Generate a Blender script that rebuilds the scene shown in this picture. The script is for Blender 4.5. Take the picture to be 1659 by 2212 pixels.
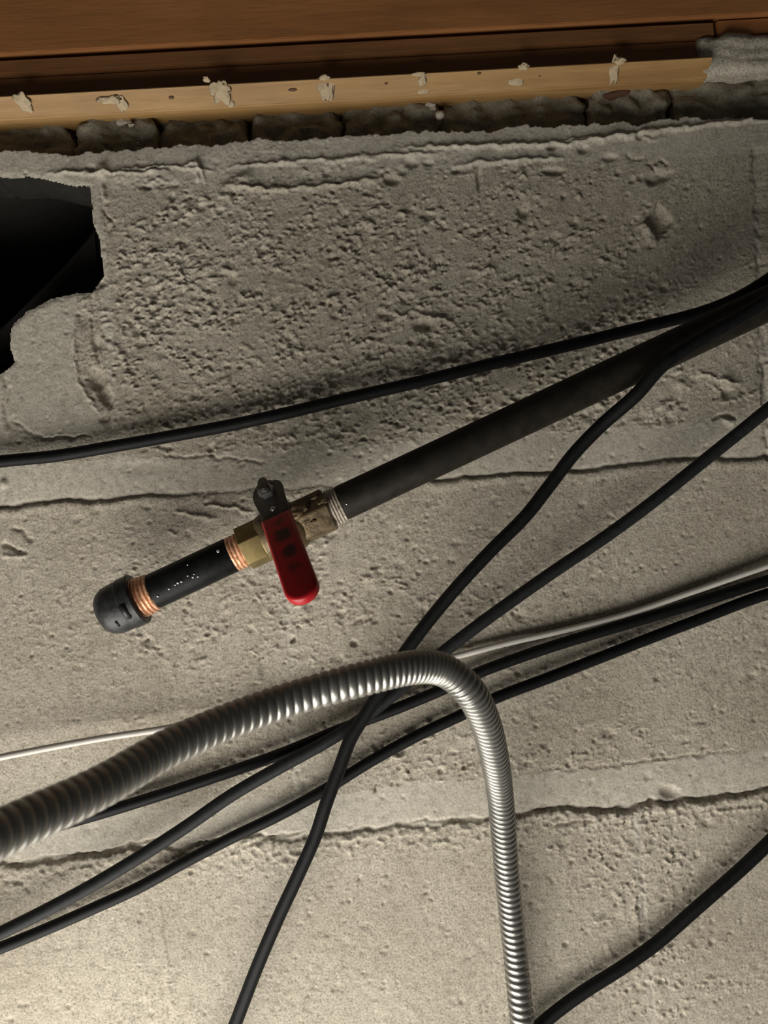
import bpy, bmesh, math, random
import numpy as np
from mathutils import Vector, Matrix

random.seed(5); rng = np.random.RandomState(11)
C = bpy.context.scene.collection
scene = bpy.context.scene
for o in list(bpy.data.objects): bpy.data.objects.remove(o)

# ------------------------------------------------------------------ camera
W, H, FPX, D = 1659.0, 2212.0, 1661.0, 0.50
YAW, ROLL = math.radians(2.0), math.radians(4.3)
fwd = Vector((math.sin(YAW), math.cos(YAW), 0))
r0 = Vector((math.cos(YAW), -math.sin(YAW), 0)); u0 = Vector((0, 0, 1))
rgt = r0*math.cos(ROLL) - u0*math.sin(ROLL)
upv = r0*math.sin(ROLL) + u0*math.cos(ROLL)
camd = bpy.data.cameras.new('camera'); cam = bpy.data.objects.new('camera', camd); C.objects.link(cam)
cam_pos = Vector((0, -D, 0))
m = Matrix((rgt, upv, -fwd)).transposed().to_4x4(); m.translation = cam_pos
cam.matrix_world = m
camd.sensor_fit = 'HORIZONTAL'; camd.sensor_width = 36; camd.lens = 36*FPX/W
camd.clip_start = 0.005; camd.clip_end = 20
camd.dof.use_dof = True; camd.dof.focus_distance = 0.475; camd.dof.aperture_fstop = camd.lens/2.0
scene.camera = cam
scene.view_settings.view_transform = 'Standard'; scene.view_settings.look = 'None'
scene.view_settings.gamma = 1; scene.view_settings.use_curve_mapping = False
scene.view_settings.exposure = 0.0

def P(px, py, d=0.0):                       # photo pixel + distance in front of the wall -> world point
    v = fwd + rgt*((px-W/2)/FPX) + upv*((H/2-py)/FPX)
    t = (D-d)/v.y
    return cam_pos + v*t
def to_px(x, y, z):                         # numpy arrays -> pixels
    rx, ry, rz = x-cam_pos.x, y-cam_pos.y, z-cam_pos.z
    dep = rx*fwd.x+ry*fwd.y+rz*fwd.z
    return (W/2+FPX*(rx*rgt.x+ry*rgt.y+rz*rgt.z)/dep, H/2-FPX*(rx*upv.x+ry*upv.y+rz*upv.z)/dep)

# ------------------------------------------------------------------ light
world = bpy.data.worlds.new('world'); scene.world = world; world.use_nodes = True
bgn = world.node_tree.nodes['Background']
bgn.inputs[0].default_value = (1.0, 0.95, 0.85, 1); bgn.inputs[1].default_value = 0.035
def area(name, loc, target, size, power, col):
    l = bpy.data.lights.new(name, 'AREA'); l.shape = 'DISK'; l.size = size; l.energy = power; l.color = col
    o = bpy.data.objects.new(name, l); C.objects.link(o); o.location = loc
    o.rotation_euler = (Vector(target)-Vector(loc)).to_track_quat('-Z', 'Y').to_euler()
    return o
area('work_lamp', (-0.28, -0.36, -0.66), (-0.02, 0.0, -0.13), 0.76, 9.8, (1.0, 0.962, 0.885))

# ------------------------------------------------------------------ materials
def mat(name):
    m = bpy.data.materials.new(name); m.use_nodes = True
    nt = m.node_tree; return m, nt, nt.nodes['Principled BSDF']
def node(nt, t, **k):
    n = nt.nodes.new(t)
    for a, v in k.items(): setattr(n, a, v)
    return n
def noise_node(nt, scale, detail=4, rough=0.55, stretch=None, coord='Object'):
    tc = node(nt, 'ShaderNodeTexCoord'); mp = node(nt, 'ShaderNodeMapping')
    if stretch: mp.inputs['Scale'].default_value = stretch
    n = node(nt, 'ShaderNodeTexNoise'); n.inputs['Scale'].default_value = scale
    n.inputs['Detail'].default_value = detail; n.inputs['Roughness'].default_value = rough
    nt.links.new(tc.outputs[coord], mp.inputs[0]); nt.links.new(mp.outputs[0], n.inputs['Vector'])
    return n
def ramp(nt, src, stops):
    r = node(nt, 'ShaderNodeValToRGB'); e = r.color_ramp.elements
    while len(e) < len(stops): e.new(0.5)
    for i, (p, c) in enumerate(stops):
        e[i].position = p; e[i].color = (*c, 1)
    nt.links.new(src, r.inputs[0]); return r
def mixc(nt, fac, a, b, mode='MIX'):
    x = node(nt, 'ShaderNodeMix', data_type='RGBA', blend_type=mode)
    if isinstance(fac, (int, float)): x.inputs[0].default_value = fac
    else: nt.links.new(fac, x.inputs[0])
    for s, v in ((6, a), (7, b)):
        if isinstance(v, tuple): x.inputs[s].default_value = (*v, 1)
        else: nt.links.new(v, x.inputs[s])
    return x.outputs[2]
def bump(nt, b, src, strength, dist, prev=None):
    n = node(nt, 'ShaderNodeBump'); n.inputs['Strength'].default_value = strength
    n.inputs['Distance'].default_value = dist; nt.links.new(src, n.inputs['Height'])
    if prev is not None: nt.links.new(prev.outputs[0], n.inputs['Normal'])
    nt.links.new(n.outputs[0], b.inputs['Normal']); return n

def concrete(name, lo, mid, hi, speck=0.5, bstr=0.6):
    m, nt, b = mat(name)
    big = noise_node(nt, 9, 5, 0.6); fine = noise_node(nt, 650, 3, 0.65); med = noise_node(nt, 150, 6, 0.7)
    c1 = ramp(nt, big.outputs[0], [(0.3, lo), (0.5, mid), (0.7, hi)]).outputs[0]
    c2 = ramp(nt, med.outputs[0], [(0.3, (0.60, 0.57, 0.52)), (0.47, (0.95, 0.94, 0.92)), (0.72, (1.2, 1.2, 1.18))]).outputs[0]
    c3 = ramp(nt, fine.outputs[0], [(0.32, (0.42, 0.40, 0.37)), (0.45, (0.86, 0.85, 0.83)), (0.56, (1.02, 1.02, 1.01)), (0.72, (1.3, 1.3, 1.25))]).outputs[0]
    x = mixc(nt, 0.8, c1, c2, 'MULTIPLY'); x = mixc(nt, speck, x, c3, 'MULTIPLY')
    nt.links.new(x, b.inputs['Base Color']); b.inputs['Roughness'].default_value = 0.88
    b.inputs['Specular IOR Level'].default_value = 0.3
    n1 = bump(nt, b, med.outputs[0], bstr*0.5, 0.0012)
    bump(nt, b, fine.outputs[0], bstr, 0.0005, n1)
    return m
M = {}
M['block'] = concrete('block_concrete', (0.405, 0.36, 0.295), (0.485, 0.44, 0.37), (0.545, 0.50, 0.425), 0.8, 0.8)
M['mortar'] = concrete('mortar', (0.465, 0.425, 0.36), (0.535, 0.495, 0.425), (0.575, 0.535, 0.47), 0.55, 0.5)
M['core'] = concrete('shade_black_concrete', (0.012, 0.011, 0.010), (0.016, 0.015, 0.013), (0.02, 0.019, 0.016), 0.4, 0.5)  # cavity shade painted into the concrete as a near-black colour
M['brick'] = concrete('old_brick', (0.17, 0.155, 0.115), (0.26, 0.235, 0.18), (0.35, 0.32, 0.25), 0.6, 0.6)

def wood(name, a, b_, c, rough=0.6, knots=False):
    m, nt, b = mat(name)
    n = noise_node(nt, 6, 6, 0.6, (1.2, 18, 18)); n2 = noise_node(nt, 60, 3, 0.6, (0.8, 8, 8)); n3 = noise_node(nt, 7, 3)
    x = ramp(nt, n.outputs[0], [(0.3, a), (0.5, b_), (0.7, c)]).outputs[0]
    y = ramp(nt, n2.outputs[0], [(0.3, (0.8, 0.78, 0.75)), (0.6, (1.05, 1.05, 1.05))]).outputs[0]
    x = mixc(nt, 0.6, x, y, 'MULTIPLY')
    y = ramp(nt, n3.outputs[0], [(0.35, (0.75, 0.7, 0.68)), (0.6, (1.0, 1.0, 1.0))]).outputs[0]
    x = mixc(nt, 0.6, x, y, 'MULTIPLY')
    nt.links.new(x, b.inputs['Base Color']); b.inputs['Roughness'].default_value = rough
    bump(nt, b, n2.outputs[0], 0.3, 0.0006); return m
M['joist'] = wood('brown_joist_wood', (0.31, 0.127, 0.04), (0.36, 0.153, 0.05), (0.40, 0.175, 0.06))
M['board'] = wood('brown_board_wood', (0.21, 0.09, 0.03), (0.25, 0.11, 0.038), (0.29, 0.13, 0.045))
M['amber'] = wood('amber_sill_wood', (0.32, 0.175, 0.058), (0.40, 0.235, 0.085), (0.46, 0.285, 0.115))
def simple(name, col, rough, metal=0.0, nscale=None, var=0.3, bs=0.0, bd=0.0003, coat=0.0):
    m, nt, b = mat(name)
    if nscale:
        n = noise_node(nt, nscale, 4, 0.6)
        lo = tuple(max(0, v*(1-var)) for v in col); hi = tuple(min(1, v*(1+var)) for v in col)
        nt.links.new(ramp(nt, n.outputs[0], [(0.3, lo), (0.7, hi)]).outputs[0], b.inputs['Base Color'])
        if bs: bump(nt, b, n.outputs[0], bs, bd)
    else: b.inputs['Base Color'].default_value = (*col, 1)
    b.inputs['Roughness'].default_value = rough; b.inputs['Metallic'].default_value = metal
    b.inputs['Coat Weight'].default_value = coat
    if name.startswith(('black', 'charcoal', 'dull')): b.inputs['Specular IOR Level'].default_value = 0.16
    return m
M['dab'] = simple('thin_mortar_smear', (0.46, 0.36, 0.23), 0.8, 0, 250, 0.3, 0.5)
M['knot'] = simple('dark_knot', (0.10, 0.045, 0.018), 0.7, 0, 300)
M['rust'] = simple('rust_wood', (0.10, 0.042, 0.025), 0.8, 0, 120)
M['cable'] = simple('black_cable_jacket', (0.006, 0.0063, 0.0068), 0.55, 0, 250, 0.35, 0.15)
M['cable_grey'] = simple('charcoal_cable_jacket', (0.017, 0.018, 0.019), 0.55, 0, 250, 0.3, 0.15)
M['white_cable'] = simple('white_wire_jacket', (0.62, 0.58, 0.53), 0.4, 0, 120, 0.08)
M['iron'] = simple('black_iron', (0.009, 0.0095, 0.010), 0.45, 0.0, 160, 0.5, 0.35, 0.0004, 0.0)
M['pipe'] = simple('dull_black_pipe', (0.017, 0.0145, 0.011), 0.55, 0.0, 120, 0.4, 0.3)
M['iron_cap'] = simple('cast_iron_cap', (0.026, 0.027, 0.028), 0.45, 0.1, 260, 0.5, 0.6, 0.0005)
M['copper'] = simple('copper_sealant', (0.80, 0.44, 0.27), 0.42, 0.45, 500, 0.3, 0.6)
M['brass'] = simple('brass', (0.22, 0.165, 0.065), 0.45, 0.6, 150, 0.25, 0.2)
M['dirty_brass'] = simple('dirty_brass', (0.13, 0.092, 0.048), 0.5, 0.4, 160, 0.55, 0.8, 0.0009)
M['plate'] = simple('grey_steel_plate', (0.10, 0.09, 0.08), 0.42, 0.4, 200, 0.25, 0.2)
M['silver'] = simple('bright_zinc', (0.55, 0.55, 0.56), 0.28, 0.9, 300, 0.2)
M['seal'] = simple('pale_thread_paste', (0.42, 0.37, 0.30), 0.7, 0, 500, 0.35, 0.8)
M['glint'] = simple('painted_glint', (0.6, 0.6, 0.6), 0.15, 0.7)  # pale metal for the painted highlights on the pipe
# galvanised flexible conduit
m_, nt_, b_ = mat('galvanised_conduit'); n_ = noise_node(nt_, 90, 3)
nt_.links.new(ramp(nt_, n_.outputs[0], [(0.3, (0.29, 0.285, 0.265)), (0.7, (0.38, 0.37, 0.345))]).outputs[0], b_.inputs['Base Color'])
b_.inputs['Metallic'].default_value = 0.75; b_.inputs['Roughness'].default_value = 0.36; M['conduit'] = m_
# red grip with black grime spots (own shapes: stay put whatever the light)
m_, nt_, b_ = mat('red_grip_vinyl'); tc = node(nt_, 'ShaderNodeTexCoord'); nn = noise_node(nt_, 260, 3)
fac = None
for (lx, ly, rad) in ((0.0375, 0.0005, 0.0062), (0.051, 0.0012, 0.0050), (0.062, 0.0, 0.0042), (0.027, 0.001, 0.0035)):
    s = node(nt_, 'ShaderNodeVectorMath', operation='DISTANCE'); s.inputs[1].default_value = (lx, ly, 0.0025)
    nt_.links.new(tc.outputs['Object'], s.inputs[0])
    a = node(nt_, 'ShaderNodeMath', operation='MULTIPLY_ADD'); a.inputs[1].default_value = 0.007; a.inputs[2].default_value = -0.0035
    nt_.links.new(nn.outputs[0], a.inputs[0])
    q = node(nt_, 'ShaderNodeMath', operation='ADD'); nt_.links.new(s.outputs['Value'], q.inputs[0]); nt_.links.new(a.outputs[0], q.inputs[1])
    mr = node(nt_, 'ShaderNodeMapRange'); mr.inputs[1].default_value = rad*0.6; mr.inputs[2].default_value = rad*1.15
    mr.inputs[3].default_value = 0.92 if rad > 0.0045 else 0.6; mr.inputs[4].default_value = 0.0
    nt_.links.new(q.outputs[0], mr.inputs[0])
    if fac is None: fac = mr.outputs[0]
    else:
        mx = node(nt_, 'ShaderNodeMath', operation='MAXIMUM'); nt_.links.new(fac, mx.inputs[0]); nt_.links.new(mr.outputs[0], mx.inputs[1]); fac = mx.outputs[0]
nt_.links.new(mixc(nt_, fac, (0.44, 0.006, 0.012), (0.02, 0.006, 0.005)), b_.inputs['Base Color'])
b_.inputs['Roughness'].default_value = 0.38; M['red'] = m_

# ------------------------------------------------------------------ helpers
def link(name, me, m, parent=None, smooth=True):
    o = bpy.data.objects.new(name, me); C.objects.link(o)
    if m: me.materials.append(m)
    if smooth: me.polygons.foreach_set('use_smooth', [True]*len(me.polygons))
    if parent: o.parent = parent
    return o
def from_bm(name, bm, m, parent=None, smooth=True):
    bmesh.ops.recalc_face_normals(bm, faces=bm.faces)
    me = bpy.data.meshes.new(name); bm.to_mesh(me); bm.free(); return link(name, me, m, parent, smooth)
def from_np(name, V, Q, m, parent=None, smooth=True):
    me = bpy.data.meshes.new(name); me.vertices.add(len(V)); me.vertices.foreach_set('co', np.ascontiguousarray(V, dtype=np.float32).ravel())
    me.loops.add(Q.size); me.loops.foreach_set('vertex_index', np.ascontiguousarray(Q, dtype=np.int32).ravel())
    me.polygons.add(len(Q)); me.polygons.foreach_set('loop_start', np.arange(0, Q.size, Q.shape[1], dtype=np.int32))
    me.update(calc_edges=True); return link(name, me, m, parent, smooth)
def tag(o, label=None, cat=None, group=None, kind=None):
    if label: o['label'] = label
    if cat: o['category'] = cat
    if group: o['group'] = group
    if kind: o['kind'] = kind
    return o
def empty(name, loc, rot=None):
    o = bpy.data.objects.new(name, None); C.objects.link(o); o.location = loc; o.empty_display_size = 0.01
    if rot is not None: o.matrix_world = Matrix.Translation(loc) @ rot.to_4x4()
    return o

# gradient noise ------------------------------------------------------
PERM = rng.permutation(512); ANG = rng.rand(512)*2*math.pi; GX = np.cos(ANG); GY = np.sin(ANG)
def gnoise(x, y):
    xi = np.floor(x).astype(np.int64); yi = np.floor(y).astype(np.int64); fx = x-xi; fy = y-yi
    def g(ix, iy, dx, dy):
        h = PERM[(PERM[ix & 511]+iy) & 511]; return GX[h]*dx+GY[h]*dy
    sx = fx*fx*fx*(fx*(fx*6-15)+10); sy = fy*fy*fy*(fy*(fy*6-15)+10)
    a = g(xi, yi, fx, fy); b = g(xi+1, yi, fx-1, fy); c = g(xi, yi+1, fx, fy-1); d = g(xi+1, yi+1, fx-1, fy-1)
    return (a*(1-sx)+b*sx)*(1-sy)+(c*(1-sx)+d*sx)*sy*1.0
def fbm(x, y, o=3):
    s = 0; a = 1
    for i in range(o):
        s = s+a*gnoise(x*2**i+17.3*i, y*2**i-9.1*i); a *= 0.5
    return s
def sstep(a, b, x):
    t = np.clip((x-a)/(b-a), 0, 1); return t*t*(3-2*t)

# ------------------------------------------------------------------ the block wall (relief in millimetres)
def axis_grid(a0, a1, step, lo, hi, coarse):
    f = np.arange(a0, a1, step)
    l = np.arange(lo, a0, coarse); h = np.arange(a1, hi, coarse)
    return np.concatenate([l, f, h])
STEP = 0.00072
gu = axis_grid(-0.275, 0.280, STEP, -0.75, 0.75, 0.006)
vt = P(829, 285).z+0.006
gv = axis_grid(-0.365, vt, STEP, -0.75, vt, 0.006)
UU, VV = np.meshgrid(gu, gv)
PX, PY = to_px(UU, np.zeros_like(UU), VV)
wx = fbm(UU*120, VV*120, 3); wy = fbm(UU*120+50, VV*120+30, 3)          # warps
wX = fbm(UU*22+5, VV*22, 3); wY = fbm(UU*22, VV*22+9, 3)
JX = PX+wx*9+wX*10; JY = PY+wy*9+wY*10                                  # jittered pixel coordinates
HH = np.zeros_like(UU)
def gauss(cx, cy, rx, ry, ang=0.0, jx=None, jy=None, p=2):
    X = (PX if jx is None else jx)-cx; Y = (PY if jy is None else jy)-cy
    c, s = math.cos(ang), math.sin(ang)
    q = ((X*c+Y*s)/rx)**2+((-X*s+Y*c)/ry)**2
    return np.exp(-q**(p/2))
def dist_poly(pts, X, Y):
    best = np.full(X.shape, 1e9); T = np.zeros(X.shape); n = len(pts)-1
    for i in range(n):
        ax, ay = pts[i]; bx, by = pts[i+1]; dx, dy = bx-ax, by-ay
        t = np.clip(((X-ax)*dx+(Y-ay)*dy)/(dx*dx+dy*dy), 0, 1)
        d = np.hypot(X-ax-t*dx, Y-ay-t*dy); w = d < best
        best = np.where(w, d, best); T = np.where(w, (i+t)/n, T)
    return best, T
def stroke(pts, w, amp, fade=True, jit=1.0, brk=0.0):
    xs = [p[0] for p in pts]; ys = [p[1] for p in pts]; mgn = w*3+45
    i0, i1 = np.searchsorted(gu, [P(min(xs)-mgn, 1106).x-0.03, P(max(xs)+mgn, 1106).x+0.03])
    zs = [P(x, y).z for x, y in pts]; j0, j1 = np.searchsorted(gv, [min(zs)-mgn*0.00031, max(zs)+mgn*0.00031])
    sl = (slice(j0, j1), slice(i0, i1))
    if PX[sl].size == 0: return
    X = PX[sl]+wx[sl]*8*jit; Y = PY[sl]+wy[sl]*8*jit
    d, T = dist_poly(pts, X, Y)
    k = np.exp(-(d/w)**2)*amp
    if fade: k = k*np.clip(np.minimum(T, 1-T)*6, 0, 1)
    if brk: k = k*sstep(-brk, brk, wX[sl]+wy[sl]*0.6+0.12)
    HH[sl] += k
def inside(poly, X, Y):
    r = np.zeros(X.shape, bool); n = len(poly)
    for i in range(n):
        x1, y1 = poly[i]; x2, y2 = poly[(i+1) % n]
        if y1 == y2: continue
        c = ((y1 > Y) != (y2 > Y)) & (X < (x2-x1)*(Y-y1)/(y2-y1)+x1); r ^= c
    return r
# joint lines in photo pixels (straight in the world)
ledge = 333-0.050*PX+wX*7*np.exp(-((PX-800)/900)**2)-0.000008*PX*0
lA = 1095-0.064*PX; lB = 1868-0.094*PX; lC = 2620-0.11*PX
kL = JY-(333-0.048*PX); kA = PY-lA+wY*14+wy*4; kB = PY-lB+wY*20+wy*6; kC = PY-lC+wY*10
# roughness field
R = (0.12+0.95*gauss(620, 700, 420, 330, 0, p=4)+0.75*gauss(1130, 620, 330, 260, 0.1, p=3)+0.45*gauss(330, 650, 120, 260, p=4)
     +0.55*gauss(1350, 880, 330, 80, -0.1)+0.45*gauss(700, 1330, 700, 180, p=3)+0.45*gauss(900, 1620, 560, 70, p=3)
     +0.45*gauss(1380, 1960, 130, 300, p=3)+0.6*gauss(1350, 1820, 190, 90)+0.5*gauss(1480, 2130, 150, 60)+0.3*gauss(300, 1850, 500, 60, -0.1))
R = R*np.clip(0.45+1.6*(fbm(UU*45+3, VV*55+1, 3)+0.25), 0.12, 1.7)
band = lambda k, h: sstep(-h-10, -h+15, k)*(1-sstep(-6, 4, k))
bA = band(kA, 88); bB = band(kB, 88)
R = R*(1-0.8*bA)*(1-0.75*bB)
patch_poly = [(-60, 1010), (-60, 820), (20, 790), (16, 715), (60, 668), (120, 642), (168, 630), (165, 690), (163, 760), (170, 830), (200, 870), (222, 905), (235, 945), (120, 952), (60, 945), (20, 920), (14, 1000)]
mp = inside(patch_poly, PX+wx*6, PY+wy*6)
R = np.where(mp, 0.10, R)
# crust: warped flecks
qx = UU+wx*0.0010; qy = VV+wy*0.0010
n1 = gnoise(qx*300, qy*330); n2 = gnoise(qx*520+7, qy*600); n3 = gnoise(qx*130+3, qy*160+8); n4 = gnoise(qx*230+80, qy*420+8)
crust = 0.9*np.clip(n1-0.20, 0, 1)*3.4-0.8*np.clip(-n1-0.32, 0, 1)*3.4+0.9*np.clip(n4-0.24, 0, 1)*3.4+0.22*n2+0.5*n3
HH += R*crust*1.3
HH += 0.10*n2*1.0+0.35*wX+0.9*gnoise(UU*9, VV*9)
del n1, n4
# scattered pits and lumps (stamped)
def stamp(px, py, rx, ry, ang, amp, p=2):
    w = P(px, py); rr = max(rx, ry)*1.9*0.00031
    i0, i1 = np.searchsorted(gu, [w.x-rr, w.x+rr]); j0, j1 = np.searchsorted(gv, [w.z-rr, w.z+rr])
    if i1-i0 < 2 or j1-j0 < 2: return
    sl = (slice(j0, j1), slice(i0, i1))
    X = PX[sl]+wx[sl]*2.5-px; Y = PY[sl]+wy[sl]*2.5-py; c, s = math.cos(ang), math.sin(ang)
    q = ((X*c+Y*s)/rx)**2+((-X*s+Y*c)/ry)**2
    HH[sl] += amp*np.exp(-q**(p/2))
for i in range(7500):
    px, py = rng.uniform(-60, 1720), rng.uniform(350, 2290)
    w = P(px, py); i0 = min(np.searchsorted(gu, w.x), len(gu)-1); j0 = min(np.searchsorted(gv, w.z), len(gv)-1)
    r_ = R[j0, i0]
    if rng.rand() > 0.18+r_*1.1: continue
    s = rng.uniform(2.6, 4.8)+(rng.rand() < 0.12)*rng.uniform(2, 6)
    if rng.rand() < 0.50: stamp(px, py, s*rng.uniform(1, 1.5), s, rng.uniform(-1, 0.6), -rng.uniform(0.5, 1.6)*(0.45+min(r_, 1)), 3)
    else: stamp(px, py, s*rng.uniform(1.2, 2.6), s*0.8, rng.uniform(-0.7, 0.9), rng.uniform(0.4, 1.7)*min(1.1, r_+0.08), 3.5)
# bed joints: the block below stands proud, mortar above set back
def joint(k, depth, h, lip, brk):
    t = np.clip(-k/h, 0, 1)
    g = np.where(k < 0, -depth*np.exp(-t*3.2)*(1-sstep(0.8, 1.0, t)), 0)*brk
    crack = -depth*1.0*np.exp(-((k+4)/4.5)**2)*brk
    return g+crack+lip*np.exp(-((k-9)/9)**2)*brk
brA = np.clip(1-0.85*gauss(640, 1060, 240, 90, p=4)-0.2, 0.12, 1)
brB = np.clip(0.45+0.7*gauss(1420, 1730, 330, 90)+0.35*gauss(100, 1855, 200, 60)+0.4*wX, 0.15, 1.1)
HH += joint(kA, 1.9, 90, 0.7, brA)+joint(kB, 2.0, 90, 0.8, brB)+joint(kC, 2.0, 90, 0.5, 0.7)
# crumbly edge under joint B
HH += 1.5*np.clip(gnoise(UU*260, VV*260+4), 0, 1)*np.exp(-((kB-25)/28)**2)*2.0
# head joints
def hj(x0, y0, x1, y1, w=7, dep=-0.6): stroke([(x0, y0), (x1, y1)], w, dep, fade=False, jit=1.2, brk=0.5)
hj(226, 395, 238, 960, 5, -0.5); hj(1632, 330, 1660, 985, 9, -2.2); hj(618, 1130, 634, 1720, 7, -0.8); hj(1378, 1790, 1420, 2300, 6, -0.5)
# named ridges, streaks, cracks
for pts, w, a in [
    ([(90, 375), (200, 372), (290, 372), (370, 371)], 3.5, 2.0), ([(240, 366), (370, 360), (470, 372)], 3, 1.4),
    ([(235, 385), (380, 378)], 9, 0.9),
    ([(480, 362), (600, 352), (830, 335), (990, 330)], 4, 1.4), ([(470, 396), (560, 408), (680, 405), (770, 393), (850, 384)], 4, 1.9),
    ([(465, 412), (492, 428), (515, 445)], 5, 1.4), ([(540, 402), (552, 412), (560, 402)], 5, 1.2),
    ([(830, 322), (940, 318), (1060, 314), (1220, 312), (1330, 295), (1470, 275), (1560, 268), (1659, 256), (1750, 250)], 4.5, 2.4),
    ([(975, 358), (1060, 348), (1160, 345), (1225, 340)], 4, 1.8), ([(690, 350), (760, 345), (830, 342)], 3, 1.2),
    ([(1180, 308), (1260, 298), (1350, 296), (1440, 300)], 3.5, 1.3),
    ([(338, 1923), (350, 2010), (361, 2093), (375, 2200)], 4, 0.55), ([(1371, 1946), (1378, 1990), (1383, 2030)], 6, 1.0),
    ([(1340, 1900), (1345, 1990)], 5, 0.6), ([(1310, 2030), (1322, 2065)], 6, 0.8),
    ([(20, 1145), (45, 1145), (58, 1160), (72, 1170)], 5, -1.6), ([(5, 1170), (20, 1180), (55, 1196)], 6, -2.4),
    ([(0, 1198), (40, 1204), (62, 1199)], 4, 1.0),
    ([(370, 1105), (420, 1112), (470, 1122)], 4, 1.1), ([(430, 1085), (520, 1100), (550, 1108)], 3.5, 1.2),
    ([(0, 1873), (60, 1862), (140, 1848), (152, 1852), (240, 1838), (330, 1815), (400, 1795)], 4, -2.2),
    ([(0, 1902), (45, 1905), (70, 1930)], 4, -1.2), ([(520, 1830), (600, 1808), (660, 1795)], 3.5, -1.8),
    ([(340, 1830), (420, 1815)], 6, -0.8), ([(850, 1777), (960, 1772), (1070, 1768)], 4, -1.3),
    ([(330, 1868), (400, 1850), (470, 1848)], 6, 1.3), ([(1330, 1800), (1360, 1830), (1384, 1850)], 6, 0.8),
    ([(163, 690), (160, 730), (166, 790), (170, 825), (192, 862), (225, 905)], 3.5, 1.5),
    ([(200, 640), (196, 700), (208, 760), (212, 790)], 3, -2.2), ([(240, 860), (230, 905)], 4, -2.2),
    ([(20, 905), (60, 935), (110, 948), (200, 942)], 3, -1.7), ([(12, 790), (14, 850), (8, 900), (24, 925)], 5, -1.6),
    ([(215, 395), (222, 450), (232, 462), (245, 480), (240, 510)], 3, -1.6), ([(222, 400), (226, 440)], 5, 1.6),
    ([(1350, 335), (1395, 345)], 5, -0.8), ([(300, 930), (370, 985), (450, 985), (540, 995), (580, 1000)], 3, -1.3),
    ([(1500, 800), (1550, 820), (1610, 830)], 4, 1.4), ([(1535, 905), (1575, 895), (1595, 905)], 4, -2.0), ([(1560, 912), (1590, 910)], 6, 1.2),
    ([(1430, 380), (1402, 352), (1428, 345), (1450, 362)], 3.5, -1.8), ([(425, 340), (424, 395)], 5, 2.4), ([(385, 362), (420, 352), (435, 370), (445, 392)], 4, 1.8),
    ([(632, 1372), (634, 1392)], 3, -3.0), ([(815, 1692), (812, 1712)], 3, -3.0), ([(1195, 1785), (1250, 1770), (1290, 1774)], 4, -1.5),
    ([(1150, 1660), (1240, 1660), (1350, 1650), (1480, 1632), (1600, 1620)], 4, -0.7),
    ([(885, 665), (930, 690), (960, 690), (985, 700)], 5, 1.6)]:
    stroke(pts, w, a)
for px, py, rx, ry, an, a, p in [
    (1422, 478, 24, 24, 0, -1.5, 5), (1398, 500, 8, 16, -0.5, 2.5, 2), (1424, 380, 26, 11, -0.2, -3.2, 3), (1410, 392, 10, 8, 0, -3, 3),
    (1420, 450, 55, 70, 0, 1.0, 2), (1132, 456, 12, 14, 0.3, -3.5, 3), (1195, 370, 22, 8, 0, -3.2, 4), (845, 388, 15, 9, 0, -3.5, 3),
    (1035, 388, 5, 22, 0, -3, 3), (890, 352, 14, 10, 0, -2.6, 3), (1260, 322, 10, 8, 0, -3, 3), (1192, 318, 8, 7, 0, -3, 3), (1318, 340, 16, 8, 0, -2.2, 3),
    (1380, 295, 8, 6, 0, -3, 3), (925, 352, 10, 6, 0, -2.2, 3), (985, 370, 9, 6, 0, -2.5, 3), (1250, 423, 7, 5, 0.8, 2.2, 2),
    (915, 703, 20, 12, 0.1, -4.5, 4), (830, 680, 14, 8, 0, -2.6, 3), (935, 738, 12, 12, 0, -3, 3), (888, 738, 8, 6, 0, -3, 3), (955, 775, 8, 8, 0, -2.5, 3), (765, 1390, 8, 6, 0.4, -3, 3),
    (528, 392, 15, 22, 0.4, 3.0, 2.5), (500, 398, 22, 9, -0.5, 2.0, 2), (528, 398, 8, 8, 0.0, -2.0, 2), (316, 404, 10, 5, 0.1, -3, 3), (372, 426, 6, 8, 0, -2.4, 3), (197, 366, 9, 7, 0, -3.0, 3), (222, 368, 11, 14, 0.5, 2.4, 2.5),
    (208, 818, 18, 22, 0.0, -4.0, 4), (224, 850, 13, 28, -0.5, -4.5, 4), (225, 905, 10, 8, 0, -2.5, 3), (210, 742, 10, 14, 0, -2.0, 3), (180, 690, 10, 20, 0, -1.2, 3),
    (1567, 825, 13, 14, 0, 2.0, 2), (1470, 830, 10, 10, 0, 2.0, 2), (1570, 848, 9, 8, 0, -4, 3), (1448, 1712, 20, 12, 0.2, -3.2, 3), (1425, 1740, 12, 9, 0, 1.8, 2), (1408, 1735, 8, 9, 0, -3, 3),
    (568, 1440, 9, 16, 0, -1.6, 3), (8, 1045, 8, 10, 0, 1.6, 3), (456, 970, 9, 7, 0, -2.6, 3), (365, 968, 7, 5, 0, -2.6, 3), (1222, 2040, 6, 5, 0, -2, 3), (1345, 868, 5, 4, 0, 1.6, 2),
    (300, 1010, 60, 16, 0, -0.6, 3), (1500, 1490, 250, 180, 0, -0.5, 3), (140, 858, 12, 22, -0.3, -0.6, 3)]:
    stamp(px, py, rx, ry, an, a, p)
X_ = np.abs(PX+wx*4-1422)/34+np.abs(PY+wy*4-480)/46; HH -= 6.5*(1-sstep(0.62, 1.02, X_))*(0.55+0.45*sstep(520, 455, PY))
HH = np.clip(HH, -14, 3.6)
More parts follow.
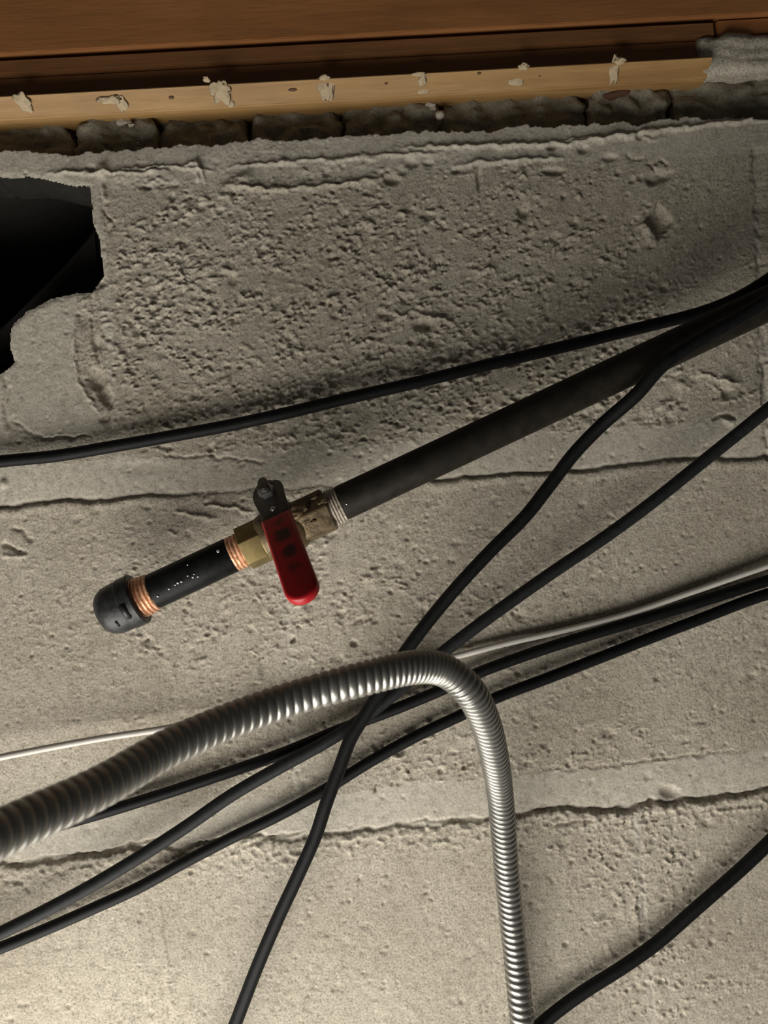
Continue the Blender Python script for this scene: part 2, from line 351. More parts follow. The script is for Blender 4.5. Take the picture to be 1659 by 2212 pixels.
# broken opening into the hollow core
hole = [(-900, 372), (-60, 378), (0, 384), (60, 384), (115, 392), (165, 403), (192, 404), (196, 440), (200, 485), (212, 520), (219, 562), (222, 598), (210, 614), (193, 632),
        (165, 630), (110, 644), (60, 668), (25, 700), (18, 722), (21, 752), (28, 782), (12, 797), (-10, 812), (-60, 828), (-900, 828)]
hole = [(max(x, -300), y) for x, y in hole]
d_, _ = dist_poly(hole+[hole[0]], PX, PY)
hin = inside(hole, PX+wx*4, PY+wy*4)
HH = np.where(~hin & (d_ < 14), HH-0.9*np.exp(-(d_/7)**2), HH)
core = [(-400, 425), (60, 425), (120, 424), (196, 418), (197, 490), (140, 560), (70, 640), (0, 690), (-400, 840)]
cin = inside(core, PX, PY)
HH = np.where(hin, -30.0, HH)
# top of the wall: falls back at the ledge
HH = np.where(kL < -3, np.minimum(HH, -34.0), HH)
YY = -HH*0.001

# labels per cell
cpx = 0.25*(PX[:-1, :-1]+PX[1:, :-1]+PX[:-1, 1:]+PX[1:, 1:]); cpy = 0.25*(PY[:-1, :-1]+PY[1:, :-1]+PY[:-1, 1:]+PY[1:, 1:])
av = lambda A: 0.25*(A[:-1, :-1]+A[1:, :-1]+A[:-1, 1:]+A[1:, 1:])
cA, cB, cC = av(kA), av(kB), av(kC); cu = 0.5*(gu[:-1]+gu[1:])[None, :]+np.zeros_like(cpx); jw = av(wx)*4
topbed = cpy < 420-0.055*cpx+av(wY)*12
L = np.zeros(cpx.shape, np.int32)
row = np.where(topbed, -1, np.where(cA < -88, 0, np.where(cA < 0, -2, np.where(cB < -88, 1, np.where(cB < 0, -3, np.where(cC < -80, 2, np.where(cC < 0, -4, 3)))))))
blen = 0.4223; un = lambda px, py: P(px, py).x
offs = {0: (un(232, 700), un(1646, 700)), 1: (un(626, 1450), None), 2: (un(1392, 2000), None), 3: (un(626, 2500), None)}
names = {}
for r in (0, 1, 2, 3):
    b0 = offs[r][0]
    edges = [b0+k*blen for k in (-3, -2, -1, 0, 1, 2, 3)]
    if offs[r][1]: edges = [b0-2*blen, b0-blen, b0, offs[r][1], offs[r][1]+blen]
    for k in range(len(edges)+1):
        lo = -9 if k == 0 else edges[k-1]; hi = 9 if k == len(edges) else edges[k]
        c = (row == r) & (cu >= lo) & (cu < hi); L[c] = 10+r*10+k; names[10+r*10+k] = ('block', 'block')
    for k, e in enumerate(edges):
        hw = 0.0028
        c = (row == r) & (np.abs(cu-e+jw*0.0003) < hw); L[c] = 100+r*10+k; names[100+r*10+k] = ('mortar_joint', 'mortar')
for r in (-1, -2, -3, -4): L[row == r] = 60-r; names[60-r] = ('mortar_joint', 'mortar')
cmp_ = av(mp.astype(float)) > 0.5; L[cmp_] = 90; names[90] = ('mortar_patch', 'mortar')
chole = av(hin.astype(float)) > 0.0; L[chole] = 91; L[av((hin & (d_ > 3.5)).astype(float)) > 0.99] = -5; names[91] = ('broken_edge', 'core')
nv, nu = UU.shape
idx = np.arange(nv*nu).reshape(nv, nu)
Vall = np.stack([UU.ravel(), YY.ravel(), VV.ravel()], 1)
Qall = np.stack([idx[:-1, :-1], idx[:-1, 1:], idx[1:, 1:], idx[1:, :-1]], -1)
# backing slab of the wall (mortar core behind the facing)
def box_bm(x0, x1, y0, y1, z0, z1, bev=0.0, bm=None):
    bm = bm or bmesh.new()
    r = bmesh.ops.create_cube(bm, size=1)['verts']
    for v in r: v.co = Vector(((x0+x1)/2+v.co.x*(x1-x0), (y0+y1)/2+v.co.y*(y1-y0), (z0+z1)/2+v.co.z*(z1-z0)))
    if bev: bmesh.ops.bevel(bm, geom=[e for e in bm.edges if all(v in r for v in e.verts)], offset=bev, segments=2, affect='EDGES', profile=0.6)
    return bm
wall = from_bm('wall_back', box_bm(-0.75, 0.75, 0.15, 0.20, -0.75, 0.62), M['block'], None, False); tag(wall, 'grey concrete block wall with rough smeared mortar joints', kind='structure')
for k in sorted(names):
    q = Qall[L == k]
    if len(q) < 4: continue
    ids, inv = np.unique(q.ravel(), return_inverse=True)
    nm, mt = names[k]
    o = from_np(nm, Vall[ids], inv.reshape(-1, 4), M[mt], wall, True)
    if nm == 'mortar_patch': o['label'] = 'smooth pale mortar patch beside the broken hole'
    if nm == 'broken_edge': o['label'] = 'shade-painted broken edge of the hole in the hollow block'

# hollow core behind the broken opening: a box painted dark as shade, open towards the room
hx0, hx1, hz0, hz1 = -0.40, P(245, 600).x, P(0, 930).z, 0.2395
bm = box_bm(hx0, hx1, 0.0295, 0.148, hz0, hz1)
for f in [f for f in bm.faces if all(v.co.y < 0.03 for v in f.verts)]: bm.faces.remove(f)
o = from_bm('hollow_core', bm, M['core'], wall, False); o['label'] = 'hollow core painted black as shade, seen through the broken opening'
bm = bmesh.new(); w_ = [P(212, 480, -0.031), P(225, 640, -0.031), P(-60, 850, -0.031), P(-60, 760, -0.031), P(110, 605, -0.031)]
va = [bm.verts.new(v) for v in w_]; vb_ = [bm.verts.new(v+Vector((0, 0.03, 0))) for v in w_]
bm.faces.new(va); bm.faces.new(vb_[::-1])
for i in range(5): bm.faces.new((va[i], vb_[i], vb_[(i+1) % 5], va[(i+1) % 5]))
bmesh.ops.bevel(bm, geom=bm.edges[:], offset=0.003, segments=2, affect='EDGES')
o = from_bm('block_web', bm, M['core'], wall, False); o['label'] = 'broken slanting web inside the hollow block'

# ------------------------------------------------------------------ rough bricks in the recess above the wall
def lumpy(name, x0, x1, y0, y1, z0, z1, m, parent, amp=0.002, seed=0, cuts=7, bev=0.003, freq=120):
    bm = box_bm(x0, x1, y0, y1, z0, z1, bev)
    bmesh.ops.subdivide_edges(bm, edges=[e for e in bm.edges if e.calc_length() > bev*2], cuts=cuts, use_grid_fill=True)
    co = np.array([v.co[:] for v in bm.verts])
    n = fbm(co[:, 0]*freq+seed*7.7+co[:, 1]*31, co[:, 2]*freq+seed*3.3+co[:, 1]*freq, 3)
    bm.normal_update()
    for v, a in zip(bm.verts, n): v.co += v.normal*float(a)*amp
    return from_bm(name, bm, m, parent)
zr1 = P(829, 160).z
bx = [-700, -350, -160, 174, 347, 542, 738, 945, 1248, 1425, 1760, 2100, 2500]
zb = P(829, 293).z
for i in range(len(bx)-1):
    x0, x1 = P(bx[i]+4, 290-0.05*bx[i], -0.03).x, P(bx[i+1]-4, 290-0.05*bx[i], -0.03).x
    dy = random.uniform(-0.002, 0.004)
    lumpy('brick', x0, x1, 0.012+dy, 0.075, zb-0.001, zr1+0.004-random.uniform(0, 0.003), M['brick'], wall, 0.0075, i, 16, 0.005, 85)
# mortar crumbs in the recess + squeezed mortar against the sill
for (px, py, w, h, d) in [(270, 262, 34, 16, -0.012), (285, 270, 15, 8, -0.008), (120, 262, 60, 12, -0.016), (930, 232, 26, 18, -0.012), (820, 222, 130, 14, -0.014), (950, 250, 12, 10, -0.008),
                          (1240, 192, 130, 8, -0.012), (1470, 190, 60, 14, -0.014), (300, 312, 10, 6, -0.012), (640, 235, 90, 12, -0.016), (1110, 212, 150, 14, -0.016)]:
    p = P(px, py, d); s = 0.0003
    lumpy('mortar_crumb', p.x-w*s/2, p.x+w*s/2, p.y-0.002, p.y+0.016, p.z-h*s/2, p.z+h*s/2, M['mortar' if w < 40 else 'brick'], wall, 0.003, px, 4, 0.0012, 160)
# big smear of mortar at the right end of the sill
p = P(1620, 118, 0.004)
o = lumpy('mortar_smear', P(1512, 140).x, P(1900, 140).x, -0.0035, 0.05, P(1600, 158).z, P(1600, 76).z, M['block'], wall, 0.004, 3, 16, 0.005, 70); o['label'] = 'grey mortar smear beside the sill end'
p = P(1328, 208, -0.014)
bm = bmesh.new(); bmesh.ops.create_icosphere(bm, subdivisions=3, radius=1)
for v in bm.verts: v.co = Vector((v.co.x*0.0175, v.co.y*0.006, v.co.z*0.0030*(1.15+0.7*v.co.x)+v.co.x*0.0022+0.0006*math.sin(v.co.x*7)))
o = from_bm('wood_sliver', bm, M['rust'], wall); o.location = p; o['label'] = 'rust brown wood sliver stuck in the recess'

# ------------------------------------------------------------------ timber above
def prism(name, prof, x0, x1, m, parent=None, bev=0.0008):          # prof: (distance in front of wall, z)
    bm = bmesh.new(); a = [bm.verts.new((x0, -d, z)) for d, z in prof]; b = [bm.verts.new((x1, -d, z)) for d, z in prof]
    n = len(prof); bm.faces.new(a); bm.faces.new(b[::-1])
    for i in range(n): bm.faces.new((a[i], b[i], b[(i+1) % n], a[(i+1) % n]))
    if bev: bmesh.ops.bevel(bm, geom=bm.edges[:], offset=bev, segments=2, affect='EDGES')
    return from_bm(name, bm, m, parent, False)
def zl(y829, d=0.0): return P(829, y829, d).z
xl = -0.75
z1, z2 = zl(209, 0.0), zl(163, 0.009)
xs_end = P(1535, 140, 0.005).x
sill = empty('sill_plate', (0, 0, z1))
def local(o, par): o.parent = par; o.location = Vector(o.location)-Vector(par.location); return o
local(prism('board', [(-0.06, z1+0.0002), (-0.002, z1), (0.010, z2), (-0.06, z2)], xl, xs_end, M['amber']), sill)
tag(sill, 'narrow amber wooden sill edge with mortar dabs along the wall top', 'wood beam')
for (px, py, w, h) in [(48, 218, 30, 26), (62, 232, 16, 16), (240, 216, 52, 12), (262, 222, 22, 26), (478, 196, 40, 34), (497, 222, 18, 12), (446, 172, 16, 8), (706, 192, 32, 42), (700, 168, 20, 8), (912, 172, 18, 20), (914, 196, 26, 10), (905, 160, 26, 6), (1116, 174, 30, 16), (1132, 144, 22, 10), (1328, 148, 24, 44), (1340, 132, 24, 10)]:
    t = ((209-0.06*(px-829))-py)/46.0; t = min(max(t, -0.1), 1.15)
    p = P(px, py, -0.002+0.012*t+0.0006); s = 0.000295
    bm = bmesh.new(); bmesh.ops.create_icosphere(bm, subdivisions=3, radius=1)
    for v in bm.verts:
        k = 1+0.45*float(gnoise(np.array([v.co.x*1.7+px]), np.array([v.co.z*1.7+v.co.y]))[0])*2
        v.co = Vector((v.co.x*w*s/2*k, v.co.y*0.0005-v.co.z*h*s/2*0.85*k, v.co.z*h*s/2*k))
    o = from_bm('mortar_dab', bm, M['dab']); o.location = p; local(o, sill)
for (px, py, w, h) in [(370, 211, 12, 5), (632, 194, 20, 5), (1035, 158, 10, 4), (1166, 162, 16, 6), (1275, 161, 28, 4), (834, 180, 8, 4)]:
    t = ((209-0.06*(px-829))-py)/46.0; p = P(px, py, -0.002+0.012*t+0.0002); s = 0.00029
    bm = bmesh.new(); bmesh.ops.create_uvsphere(bm, u_segments=14, v_segments=8, radius=1)
    for v in bm.verts: v.co = Vector((v.co.x*w*s/2, v.co.y*0.0004-v.co.z*h*s/2*0.85, v.co.z*h*s/2))
    o = from_bm('knot', bm, M['knot']); o.location = p; local(o, sill)
zm, zt = zl(118, 0.0), zl(87, 0.0)
xb_end = P(1550, 90, 0.0).x
bb = empty('backing_board', (0, 0, z2))
local(prism('board', [(-0.06, z2+0.0004), (-0.003, z2+0.0004), (-0.003, zm), (-0.06, zm)], xl, xb_end, M['board']), bb)
local(prism('board', [(-0.06, zm+0.0002), (0.001, zm+0.0002), (0.001, zt), (-0.06, zt)], xl, xb_end-0.002, M['board']), bb)
tag(bb, 'dark brown stepped board between the amber sill and the black gap', 'wood beam')
rj = prism('rim_joist', [(-0.06, zl(77)), (0.003, zl(77)), (0.003, 0.62), (-0.06, 0.62)], xl, 0.75, M['joist'], None, 0.0005)
tag(rj, 'wide reddish brown joist across the top above the black gap', 'wood beam')
rj2 = prism('joist_block', [(-0.06, zl(118)), (-0.001, zl(118)), (-0.001, zl(79)), (-0.06, zl(79))], xb_end+0.0008, 0.75, M['joist'], None, 0.001)
tag(rj2, 'short brown wood block beside grey mortar in the upper right corner', 'wood block')

# ------------------------------------------------------------------ tubes
def catmull(pts, n):
    pts = [Vector(p) for p in pts]; pts = [pts[0]*2-pts[1]]+pts+[pts[-1]*2-pts[-2]]; out = []
    for i in range(1, len(pts)-2):
        p0, p1, p2, p3 = pts[i-1:i+3]
        def tj(a, b): return max((b-a).length, 1e-6)**0.5
        t0 = 0; t1 = t0+tj(p0, p1); t2 = t1+tj(p1, p2); t3 = t2+tj(p2, p3)
        for k in range(n):
            t = t1+(t2-t1)*k/n
            a1 = p0*((t1-t)/(t1-t0))+p1*((t-t0)/(t1-t0)); a2 = p1*((t2-t)/(t2-t1))+p2*((t-t1)/(t2-t1)); a3 = p2*((t3-t)/(t3-t2))+p3*((t-t2)/(t3-t2))
            b1 = a1*((t2-t)/(t2-t0))+a2*((t-t0)/(t2-t0)); b2 = a2*((t3-t)/(t3-t1))+a3*((t-t1)/(t3-t1))
            out.append(b1*((t2-t)/(t2-t1))+b2*((t-t1)/(t2-t1)))
    out.append(pts[-2]); return out
def resample(pts, step):
    P_ = np.array([p[:] for p in pts]); s = np.concatenate([[0], np.cumsum(np.linalg.norm(np.diff(P_, axis=0), axis=1))])
    t = np.arange(0, s[-1], step); return np.stack([np.interp(t, s, P_[:, i]) for i in range(3)], 1), t
def tube(name, pts, radius, m, seg=14, step=0.003, rfun=None):
    X, s = resample(catmull(pts, 16), step)
    ker = np.ones(5)/5
    Y = X.copy()
    if rfun is not None:
        kk = np.ones(41)/41
        for i in range(3): Y[20:-20, i] = np.convolve(X[:, i], kk, 'valid')
        X = Y
    T = np.gradient(X, axis=0); T /= np.linalg.norm(T, axis=1)[:, None]
    N = np.zeros_like(X); n = np.cross(T[0], [0.2, 1, 0.1]); n /= np.linalg.norm(n)
    for i in range(len(X)):
        n = n-T[i]*np.dot(n, T[i]); n /= np.linalg.norm(n); N[i] = n
    B = np.cross(T, N); th = np.arange(seg)/seg*2*math.pi
    Rr = np.full((len(X), seg), radius) if rfun is None else rfun(s[:, None], th[None, :])
    V = X[:, None, :]+Rr[..., None]*(np.cos(th)[None, :, None]*N[:, None, :]+np.sin(th)[None, :, None]*B[:, None, :])
    ns = len(X); idx = np.arange(ns*seg).reshape(ns, seg); nx = np.roll(idx, -1, 1)
    Q = np.stack([idx[:-1], nx[:-1], nx[1:], idx[1:]], -1).reshape(-1, 4)
    V = V.reshape(-1, 3)
    cen = V.mean(0)*0
    o = from_np(name, V, Q, m)
    # closed ends
    bm = bmesh.new(); bm.from_mesh(o.data); bm.verts.ensure_lookup_table()
    for ring in (idx[0], idx[-1][::-1]): bm.faces.new([bm.verts[int(i)] for i in ring])
    bmesh.ops.recalc_face_normals(bm, faces=bm.faces); bm.to_mesh(o.data); bm.free()
    return o
def PP(l): return [P(x, y, d) for x, y, d in l]
CG = 'black cables strung across the block wall'
def cable(pts, r, m, label, cat='cable', group=CG, name='coaxial_cable'):
    w = PP(pts)                                   # the run goes on beyond the frame, down and to the left
    if w[0].x < w[-1].x: w = w[::-1]
    e = w[-1]-w[-2]; e.y = 0; e.normalize()
    w += [w[-1]+e*0.15, w[-1]+e*0.32]
    o = tube(name, w, r, m); tag(o, label, cat, group); return o
cable([(-300, 1030, .012), (-120, 1014, .010), (0, 997, .009), (120, 985, .009), (235, 966, .009), (360, 944, .010), (500, 918, .011), (620, 892, .012), (760, 858, .012), (900, 826, .012), (1050, 789, .012), (1200, 753, .012), (1400, 704, .014), (1520, 673, .018), (1600, 640, .026), (1680, 590, .034), (1850, 470, .04), (2100, 330, .04)],
      0.0039, M['cable'], 'uppermost black cable, crossing the rough block just above the valve pipe')
cable([(2100, 430, .085), (1850, 560, .078), (1700, 625, .070), (1600, 685, .066), (1500, 742, .064), (1430, 790, .062), (1375, 852, .056), (1300, 918, .046), (1240, 980, .040), (1190, 1045, .036), (1135, 1115, .034), (1060, 1190, .032), (990, 1265, .030), (935, 1330, .029), (885, 1395, .029), (838, 1465, .029), (795, 1535, .029), (758, 1595, .029), (735, 1655, .029), (705, 1735, .029), (682, 1805, .028), (642, 1895, .026), (600, 1985, .024), (555, 2090, .022), (508, 2212, .020), (440, 2380, .018), (360, 2620, .015)],
      0.0041, M['cable'], 'steep black cable crossing over the pipe and dropping out at the bottom edge')
cable([(2100, 560, .04), (1850, 730, .032), (1659, 884, .026), (1600, 932, .024), (1530, 988, .022), (1400, 1092, .020), (1300, 1165, .018), (1200, 1232, .017), (1100, 1302, .016), (1030, 1353, .016), (965, 1403, .016), (900, 1457, .016), (840, 1508, .017), (760, 1568, .017), (700, 1605, .017), (600, 1660, .017), (500, 1718, .017), (400, 1787, .017), (300, 1852, .018), (200, 1912, .019), (100, 1966, .020), (0, 2016, .021), (-150, 2085, .022), (-350, 2170, .022)],
      0.0041, M['cable_grey'], 'charcoal cable from right edge below the pipe to lower left, under the steep one')
cable([(2000, 1170, .010), (1800, 1215, .009), (1659, 1254, .008), (1500, 1304, .007), (1350, 1349, .007), (1200, 1394, .007), (1100, 1428, .007), (1030, 1455, .007), (950, 1492, .007), (850, 1533, .007), (740, 1574, .007), (600, 1631, .007), (450, 1683, .007), (350, 1716, .007), (200, 1762, .007), (60, 1800, .007), (-150, 1850, .008), (-350, 1900, .009)],
      0.0037, M['cable'], 'black cable just below the white wire, slipping behind the silver conduit')
cable([(2000, 1222, .014), (1800, 1250, .011), (1659, 1283, .009), (1500, 1342, .007), (1400, 1380, .007), (1300, 1419, .007), (1180, 1466, .007), (1070, 1508, .007), (1000, 1543, .007), (900, 1590, .007), (800, 1645, .007), (700, 1707, .007), (600, 1762, .007), (500, 1810, .007), (400, 1862, .007), (300, 1917, .007), (200, 1963, .008), (100, 2007, .008), (0, 2048, .009), (-150, 2105, .010), (-350, 2180, .010)],
      0.0037, M['cable'], 'lowest of the black cables running to the lower left corner')
cable([(2000, 1450, .012), (1800, 1680, .012), (1659, 1822, .012), (1600, 1878, .011), (1500, 1966, .010), (1420, 2036, .009), (1350, 2086, .009), (1250, 2150, .009), (1170, 2212, .009), (1080, 2300, .009), (960, 2450, .009)],
      0.0041, M['cable'], 'black cable alone in the lower right corner beside the conduit')
cable([(2000, 1115, .010), (1800, 1175, .008), (1659, 1222, .007), (1500, 1277, .006), (1350, 1328, .0055), (1200, 1366, .005), (1100, 1388, .005), (1000, 1414, .005), (850, 1452, .005), (700, 1487, .006), (550, 1525, .008), (390, 1567, .011), (200, 1598, .014), (0, 1636, .018), (-200, 1680, .022), (-400, 1730, .022)],
      0.0021, M['white_cable'], 'thin white wire passing behind the silver conduit', 'wire', None, 'white_wire')

# ------------------------------------------------------------------ flexible metal conduit
PITCH = 0.0044
cpath = PP([(-330, 1960, .30), (-150, 1880, .283), (0, 1800, .262), (217, 1700, .229), (380, 1607, .200), (600, 1519, .172), (800, 1462, .166), (900, 1440, .160), (960, 1446, .152), (1006, 1482, .150), (1044, 1548, .130), (1067, 1630, .100), (1082, 1730, .060), (1096, 1900, .030), (1112, 2050, .0195), (1128, 2212, .0215), (1148, 2400, .023), (1165, 2620, .023)])
cx_, cs_ = resample(catmull(cpath, 16), 0.00045)
bend_s = cs_[np.argmin(np.linalg.norm(cx_-np.array(P(925, 1441, .157)[:]), axis=1))]
s_tab = np.arange(0, cs_[-1]+0.01, 0.0004)                          # the coils sit closer together around the bend
ph_tab = np.cumsum(0.0004/(PITCH*(1-0.52*np.exp(-((s_tab-bend_s)/0.032)**2))))
def rib(s, th):
    f = (np.interp(s, s_tab, ph_tab)+th/(2*math.pi)) % 1.0
    k = 0.45+0.55*sstep(bend_s-0.06, bend_s+0.05, s)
    b = 0.0003*np.sin(f*math.pi)-0.0011*np.exp(-(np.minimum(f, 1-f)/0.15)**2)
    return 0.0074+k*b
cond = tube('flexible_conduit', cpath, 0.0076, M['conduit'], 28, 0.0004, rib)
tag(cond, 'silver ribbed flexible metal conduit arching across the cables and down the wall', 'conduit')

# ------------------------------------------------------------------ pipe with ball valve
nc = 1297.5; S = 0.459/FPX
def axp(a): return (a*0.9026+nc*0.4305, -a*0.4305+nc*0.9026)
O0 = P(*axp(0), 0.041); Oe = P(1659, 655, 0.041)
A = (Oe-O0).normalized(); Nn = Vector((0, -1, 0)); U = A.cross(Nn); U = U if U.z > 0 else -U
Nn = A.cross(U).normalized()
if Nn.y > 0: Nn = -Nn
rotm = Matrix((A, U, Nn)).transposed()
root = empty('gas_pipe', O0, rotm)
tag(root, 'black iron pipe with red handled brass ball valve and black end cap', 'pipe')
sc = 0.459/FPX
def lathe(name, prof, m, parent, seg=40, jitter=0.0, smooth=True):     # prof: (a px, r px) in the pipe's own frame
    bm = bmesh.new(); rings = []
    for i, (a, r) in enumerate(prof):
        ring = []
        for k in range(seg):
            t = 2*math.pi*k/seg; rr = r*(1+jitter*random.uniform(-1, 1))
            ring.append(bm.verts.new((a*sc, rr*sc*math.cos(t), rr*sc*math.sin(t))))
        rings.append(ring)
    for i in range(len(rings)-1):
        for k in range(seg): bm.faces.new((rings[i][k], rings[i][(k+1) % seg], rings[i+1][(k+1) % seg], rings[i+1][k]))
    bm.faces.new(rings[0]); bm.faces.new(rings[-1][::-1])
    o = from_bm(name, bm, m, parent, smooth)
    if smooth:
        try: o.data.set_sharp_from_angle(angle=math.radians(38))
        except Exception: pass
    return o
def threads(a0, a1, ra, rb, n):
    out = []
    for i in range(n):
        t0 = i/n; r = ra+(rb-ra)*t0; w = (a1-a0)/n
        out += [(a0+i*w, r-1.6), (a0+i*w+w*0.35, r+1.2), (a0+i*w+w*0.7, r+1.2)]
    out.append((a1, rb-1)); return out
lathe('pipe', [(188, 30), (192, 36), (200, 38.5), (700, 38.6), (1300, 38.6), (1900, 38.6)], M['pipe'], root)
o = lathe('pipe_thread', [(150, 36)]+threads(163, 196, 40, 37, 5), M['seal'], root, 48, 0.02); o['label'] = 'pale paste on the thread beside the long pipe'
lathe('pipe_nipple', [(-262, 36), (-250, 38.4), (-246, 38.6), (-160, 38.7), (-66, 38.7), (-62, 37)], M['iron'], root)
o = lathe('pipe_thread', threads(-64, -30, 37.5, 38.5, 4), M['copper'], root, 48, 0.01); o['label'] = 'copper coloured thread ring beside the brass hexagon'
o = lathe('pipe_thread', threads(-290, -246, 44, 39, 5), M['copper'], root, 48, 0.014); o['label'] = 'copper coloured thread ring beside the end cap'
cap = lathe('end_cap', [(-372, 8), (-371, 24), (-366, 38), (-357, 47), (-344, 53), (-325, 54.5), (-311, 54.5), (-309, 56.5), (-284, 56.5), (-281, 54), (-282, 44), (-300, 42)], M['iron_cap'], root, 48)
# raised casting marks on the cap
def chip(name, a, th, r, w, h, t, m, parent):
    bm = bmesh.new(); bmesh.ops.create_cube(bm, size=1)
    for v in bm.verts: v.co = Vector((v.co.x*w*sc, v.co.y*h*sc, v.co.z*t*sc))
    bmesh.ops.bevel(bm, geom=bm.edges[:], offset=1.0*sc, segments=2, affect='EDGES')
    bmesh.ops.rotate(bm, cent=(0, 0, 0), matrix=Matrix.Rotation(th-math.pi/2, 3, 'X'), verts=bm.verts)
    bmesh.ops.translate(bm, vec=Vector((a*sc, r*sc*math.cos(th), r*sc*math.sin(th))), verts=bm.verts)
    return from_bm(name, bm, m, parent)
chip('casting_mark', -303, math.radians(106), 56.5, 14, 34, 4, M['iron_cap'], cap)
chip('casting_mark', -330, math.radians(124), 54.5, 5, 16, 3, M['iron_cap'], cap)
# bright beads standing in for glints along the nipple
for a, th, r, w in [(-175, 100, 38.9, 3.2), (-158, 92, 38.9, 2.4), (-150, 103, 38.9, 3.0), (-145, 96, 39, 2.0), (-140, 108, 38.9, 2.6), (-205, 104, 38.9, 3), (-190, 101, 38.9, 2.2), (-183, 99, 38.9, 3.4), (-80, 62, 38.7, 4), (-150, 60, 38.7, 2.2), (206, 100, 38.6, 2.2), (-233, 110, 38.9, 3)]:
    t = math.radians(th); bm = bmesh.new(); bmesh.ops.create_icosphere(bm, subdivisions=2, radius=w*sc)
    bmesh.ops.translate(bm, vec=Vector((a*sc, r*sc*math.cos(t), r*sc*math.sin(t))), verts=bm.verts)
    from_bm('glint_bead', bm, M['glint'], root)
def hexnut(name, a0, a1, R_, m, parent, rot=0.0, bev=2.5):
    bm = bmesh.new(); r1 = []; r2 = []
    for k in range(6):
        t = math.radians(60*k)+rot
        r1.append(bm.verts.new((a0*sc, R_*sc*math.cos(t), R_*sc*math.sin(t)))); r2.append(bm.verts.new((a1*sc, R_*sc*math.cos(t), R_*sc*math.sin(t))))
    for k in range(6): bm.faces.new((r1[k], r1[(k+1) % 6], r2[(k+1) % 6], r2[k]))
    bm.faces.new(r1); bm.faces.new(r2[::-1])
    bmesh.ops.bevel(bm, geom=bm.edges[:], offset=bev*sc, segments=3, affect='EDGES', profile=0.6)
    o = from_bm(name, bm, m, parent); o.data.set_sharp_from_angle(angle=math.radians(30)); return o
vb = lathe('valve_body', [(4, 40), (8, 44), (14, 50), (28, 54), (50, 55), (72, 55), (88, 54), (98, 49), (104, 44)], M['dirty_brass'], root, 40); vb['label'] = 'grimy dark brass valve body'
hexnut('hexagon_end', -36, 12, 50, M['brass'], vb, math.radians(14)); 
lathe('collar', [(8, 38), (10, 47), (13, 49), (17, 49), (19, 40)], M['brass'], vb)
h2 = hexnut('hexagon_end', 92, 168, 51, M['dirty_brass'], vb, math.radians(20), 5); h2['label'] = 'grimy brown hexagon end'
# mud/paste clots on the right hexagon
for a, th, rr, w in [(100, 58, 50, 21), (84, 72, 50, 18), (120, 50, 46, 14), (120, 62, 50, 10), (150, 38, 47, 9), (165, 66, 47, 9), (112, 95, 47, 6), (128, 103, 48, 5), (140, 30, 47, 7), (160, 20, 46, 6), (103, 40, 48, 7)]:
    t = math.radians(th); bm = bmesh.new(); bmesh.ops.create_icosphere(bm, subdivisions=3, radius=1)
    for v in bm.verts:
        k = 1+0.9*float(gnoise(np.array([v.co.x*1.5+a]), np.array([v.co.y*1.5+v.co.z]))[0])
        v.co = Vector((v.co.x*w*sc*k*1.3, v.co.y*w*sc*k*0.7, v.co.z*w*sc*k*0.5))
    bmesh.ops.rotate(bm, cent=(0, 0, 0), matrix=Matrix.Rotation(t-math.pi/2, 3, 'X'), verts=bm.verts)
    bmesh.ops.translate(bm, vec=Vector((a*sc, (rr-2)*sc*math.cos(t), (rr-2)*sc*math.sin(t))), verts=bm.verts)
    from_bm('dirt_clot', bm, M['dirty_brass'], vb)
# stem + handle: local frame L (length), Aw (width along pipe), St (stem)
c45 = math.cos(math.radians(45)); a_st = 70*sc
St = Vector((0, c45, c45)); Lh = Vector((0, -c45, c45)); Aw = Vector((1, 0, 0))
def frame_at(h): 
    mm = Matrix((Lh, Lh.cross(St)*-1 if Lh.cross(St).x < 0 else Lh.cross(St), St)).transposed().to_4x4()
    mm.translation = Vector((a_st, 0, 0))+St*h; return mm
FM = frame_at(0.0295)
if FM.to_3x3().determinant() < 0:
    raise RuntimeError('flip')
def cyl(bm, r, z0, z1, seg=24):
    q = bmesh.ops.create_cone(bm, cap_ends=True, segments=seg, radius1=r, radius2=r, depth=z1-z0)['verts']
    for v in q: v.co.z += (z0+z1)/2
    return q
bm = bmesh.new(); cyl(bm, 0.0078, -0.020, -0.006, 28); cyl(bm, 0.0052, -0.008, -0.001, 24)
bmesh.ops.transform(bm, matrix=FM, verts=bm.verts)
o = from_bm('stem_bonnet', bm, M['dirty_brass'], vb); o.data.set_sharp_from_angle(angle=0.6)
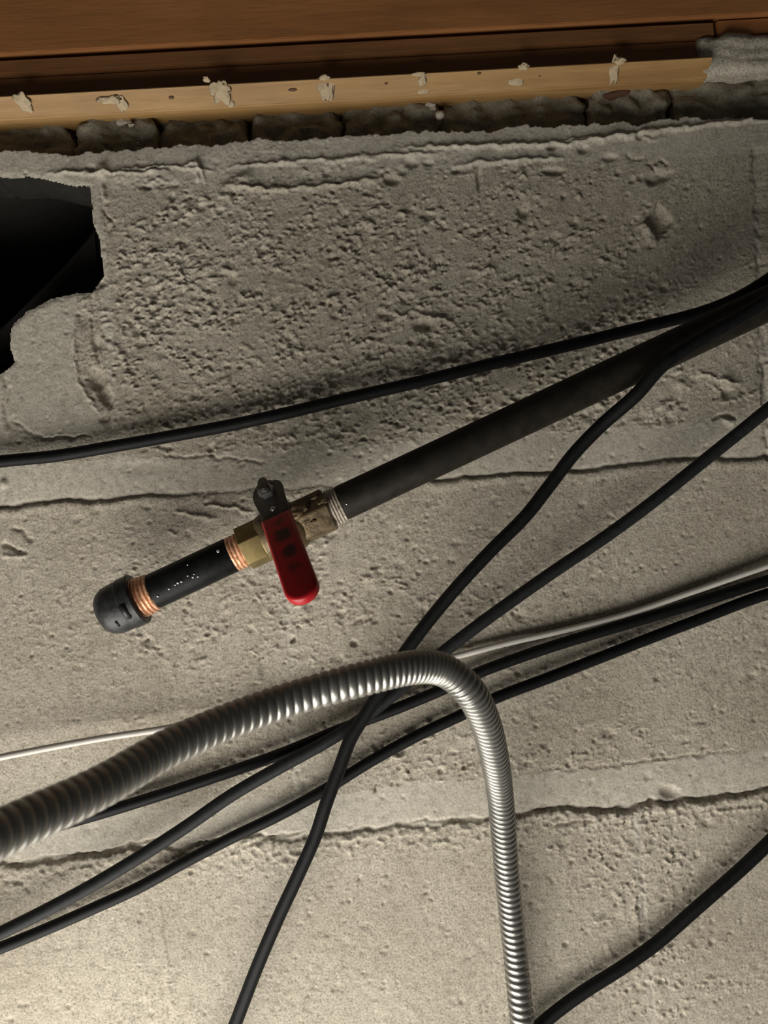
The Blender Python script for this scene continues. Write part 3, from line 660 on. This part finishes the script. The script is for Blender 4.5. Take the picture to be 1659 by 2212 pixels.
def plate2d(name, pts, z0, z1, m, parent, bev=0.0004, sub=None):
    bm = bmesh.new(); a = [bm.verts.new((x*0.001, y*0.001, z0)) for x, y in pts]; b = [bm.verts.new((x*0.001, y*0.001, z1)) for x, y in pts]
    n = len(pts); bm.faces.new(a[::-1]); bm.faces.new(b)
    for i in range(n): bm.faces.new((a[i], a[(i+1) % n], b[(i+1) % n], b[i]))
    bmesh.ops.recalc_face_normals(bm, faces=bm.faces)
    ed = [e for e in bm.edges if abs(e.verts[0].co.z-e.verts[1].co.z) < 1e-7]
    bmesh.ops.bevel(bm, geom=ed, offset=bev, segments=4, affect='EDGES', profile=0.5)
    o = from_bm(name, bm, m, parent); o.data.set_sharp_from_angle(angle=math.radians(40)); return o
plate = [(-9.5, -4.4), (-13.5, -3.2), (-15, -2.0), (-15, 0.6), (-13.5, 1.6), (-11, 2.2), (-9, 3.8), (-8, 7.0), (-5.5, 9.0), (-2, 9.6), (3, 9.0), (12, 8.6), (26, 8.0), (26, -8.0), (12, -8.2), (3, -9.2), (-2, -9.0), (-6, -7.8), (-8.6, -5.6)]
hd = plate2d('handle', plate[::-1], 0, 0.0022, M['plate'], root); hd.matrix_local = FM; hd['label'] = 'dark grey steel handle plate with a red grip'
# shield side lips of the plate
# grip
gp = []
L0, L1, wa, wb = 21, 84, 8.6, 8.9
gp += [(L0, -wa), (L1-wb, -wb)]
for k in range(1, 16):
    t = -math.pi/2+math.pi*k/16; gp.append((L1-wb+wb*math.cos(t), wb*math.sin(t)))
gp += [(L1-wb, wb), (L0, wa)]
g = plate2d('grip', gp, -0.0022, 0.0042, M['red'], hd, 0.0019); g['label'] = 'red vinyl grip with dark grime spots'
bm = bmesh.new()
q = bmesh.ops.create_cone(bm, cap_ends=True, segments=6, radius1=0.0052, radius2=0.0050, depth=0.0035)['verts']
for v in q: v.co.z += 0.0040
bmesh.ops.bevel(bm, geom=bm.edges[:], offset=0.0004, segments=2, affect='EDGES')
o = from_bm('nut', bm, M['silver'], hd, False)
bm = bmesh.new(); cyl(bm, 0.0029, 0.001, 0.0082, 20); bmesh.ops.bevel(bm, geom=[e for e in bm.edges if all(v.co.z > 0.008 for v in e.verts)], offset=0.0007, segments=2, affect='EDGES')
o = from_bm('stem_tip', bm, M['plate'], hd); o.data.set_sharp_from_angle(angle=0.6)
bm = bmesh.new(); bmesh.ops.create_uvsphere(bm, u_segments=16, v_segments=10, radius=0.0018)
bmesh.ops.translate(bm, vec=(0.0145, 0.0, 0.0022), verts=bm.verts); from_bm('rivet', bm, M['silver'], hd)
bm = box_bm(-0.0085, -0.0035, -0.0050, 0.0045, 0.002, 0.0034, 0.0005); from_bm('stop_tab', bm, M['plate'], hd)
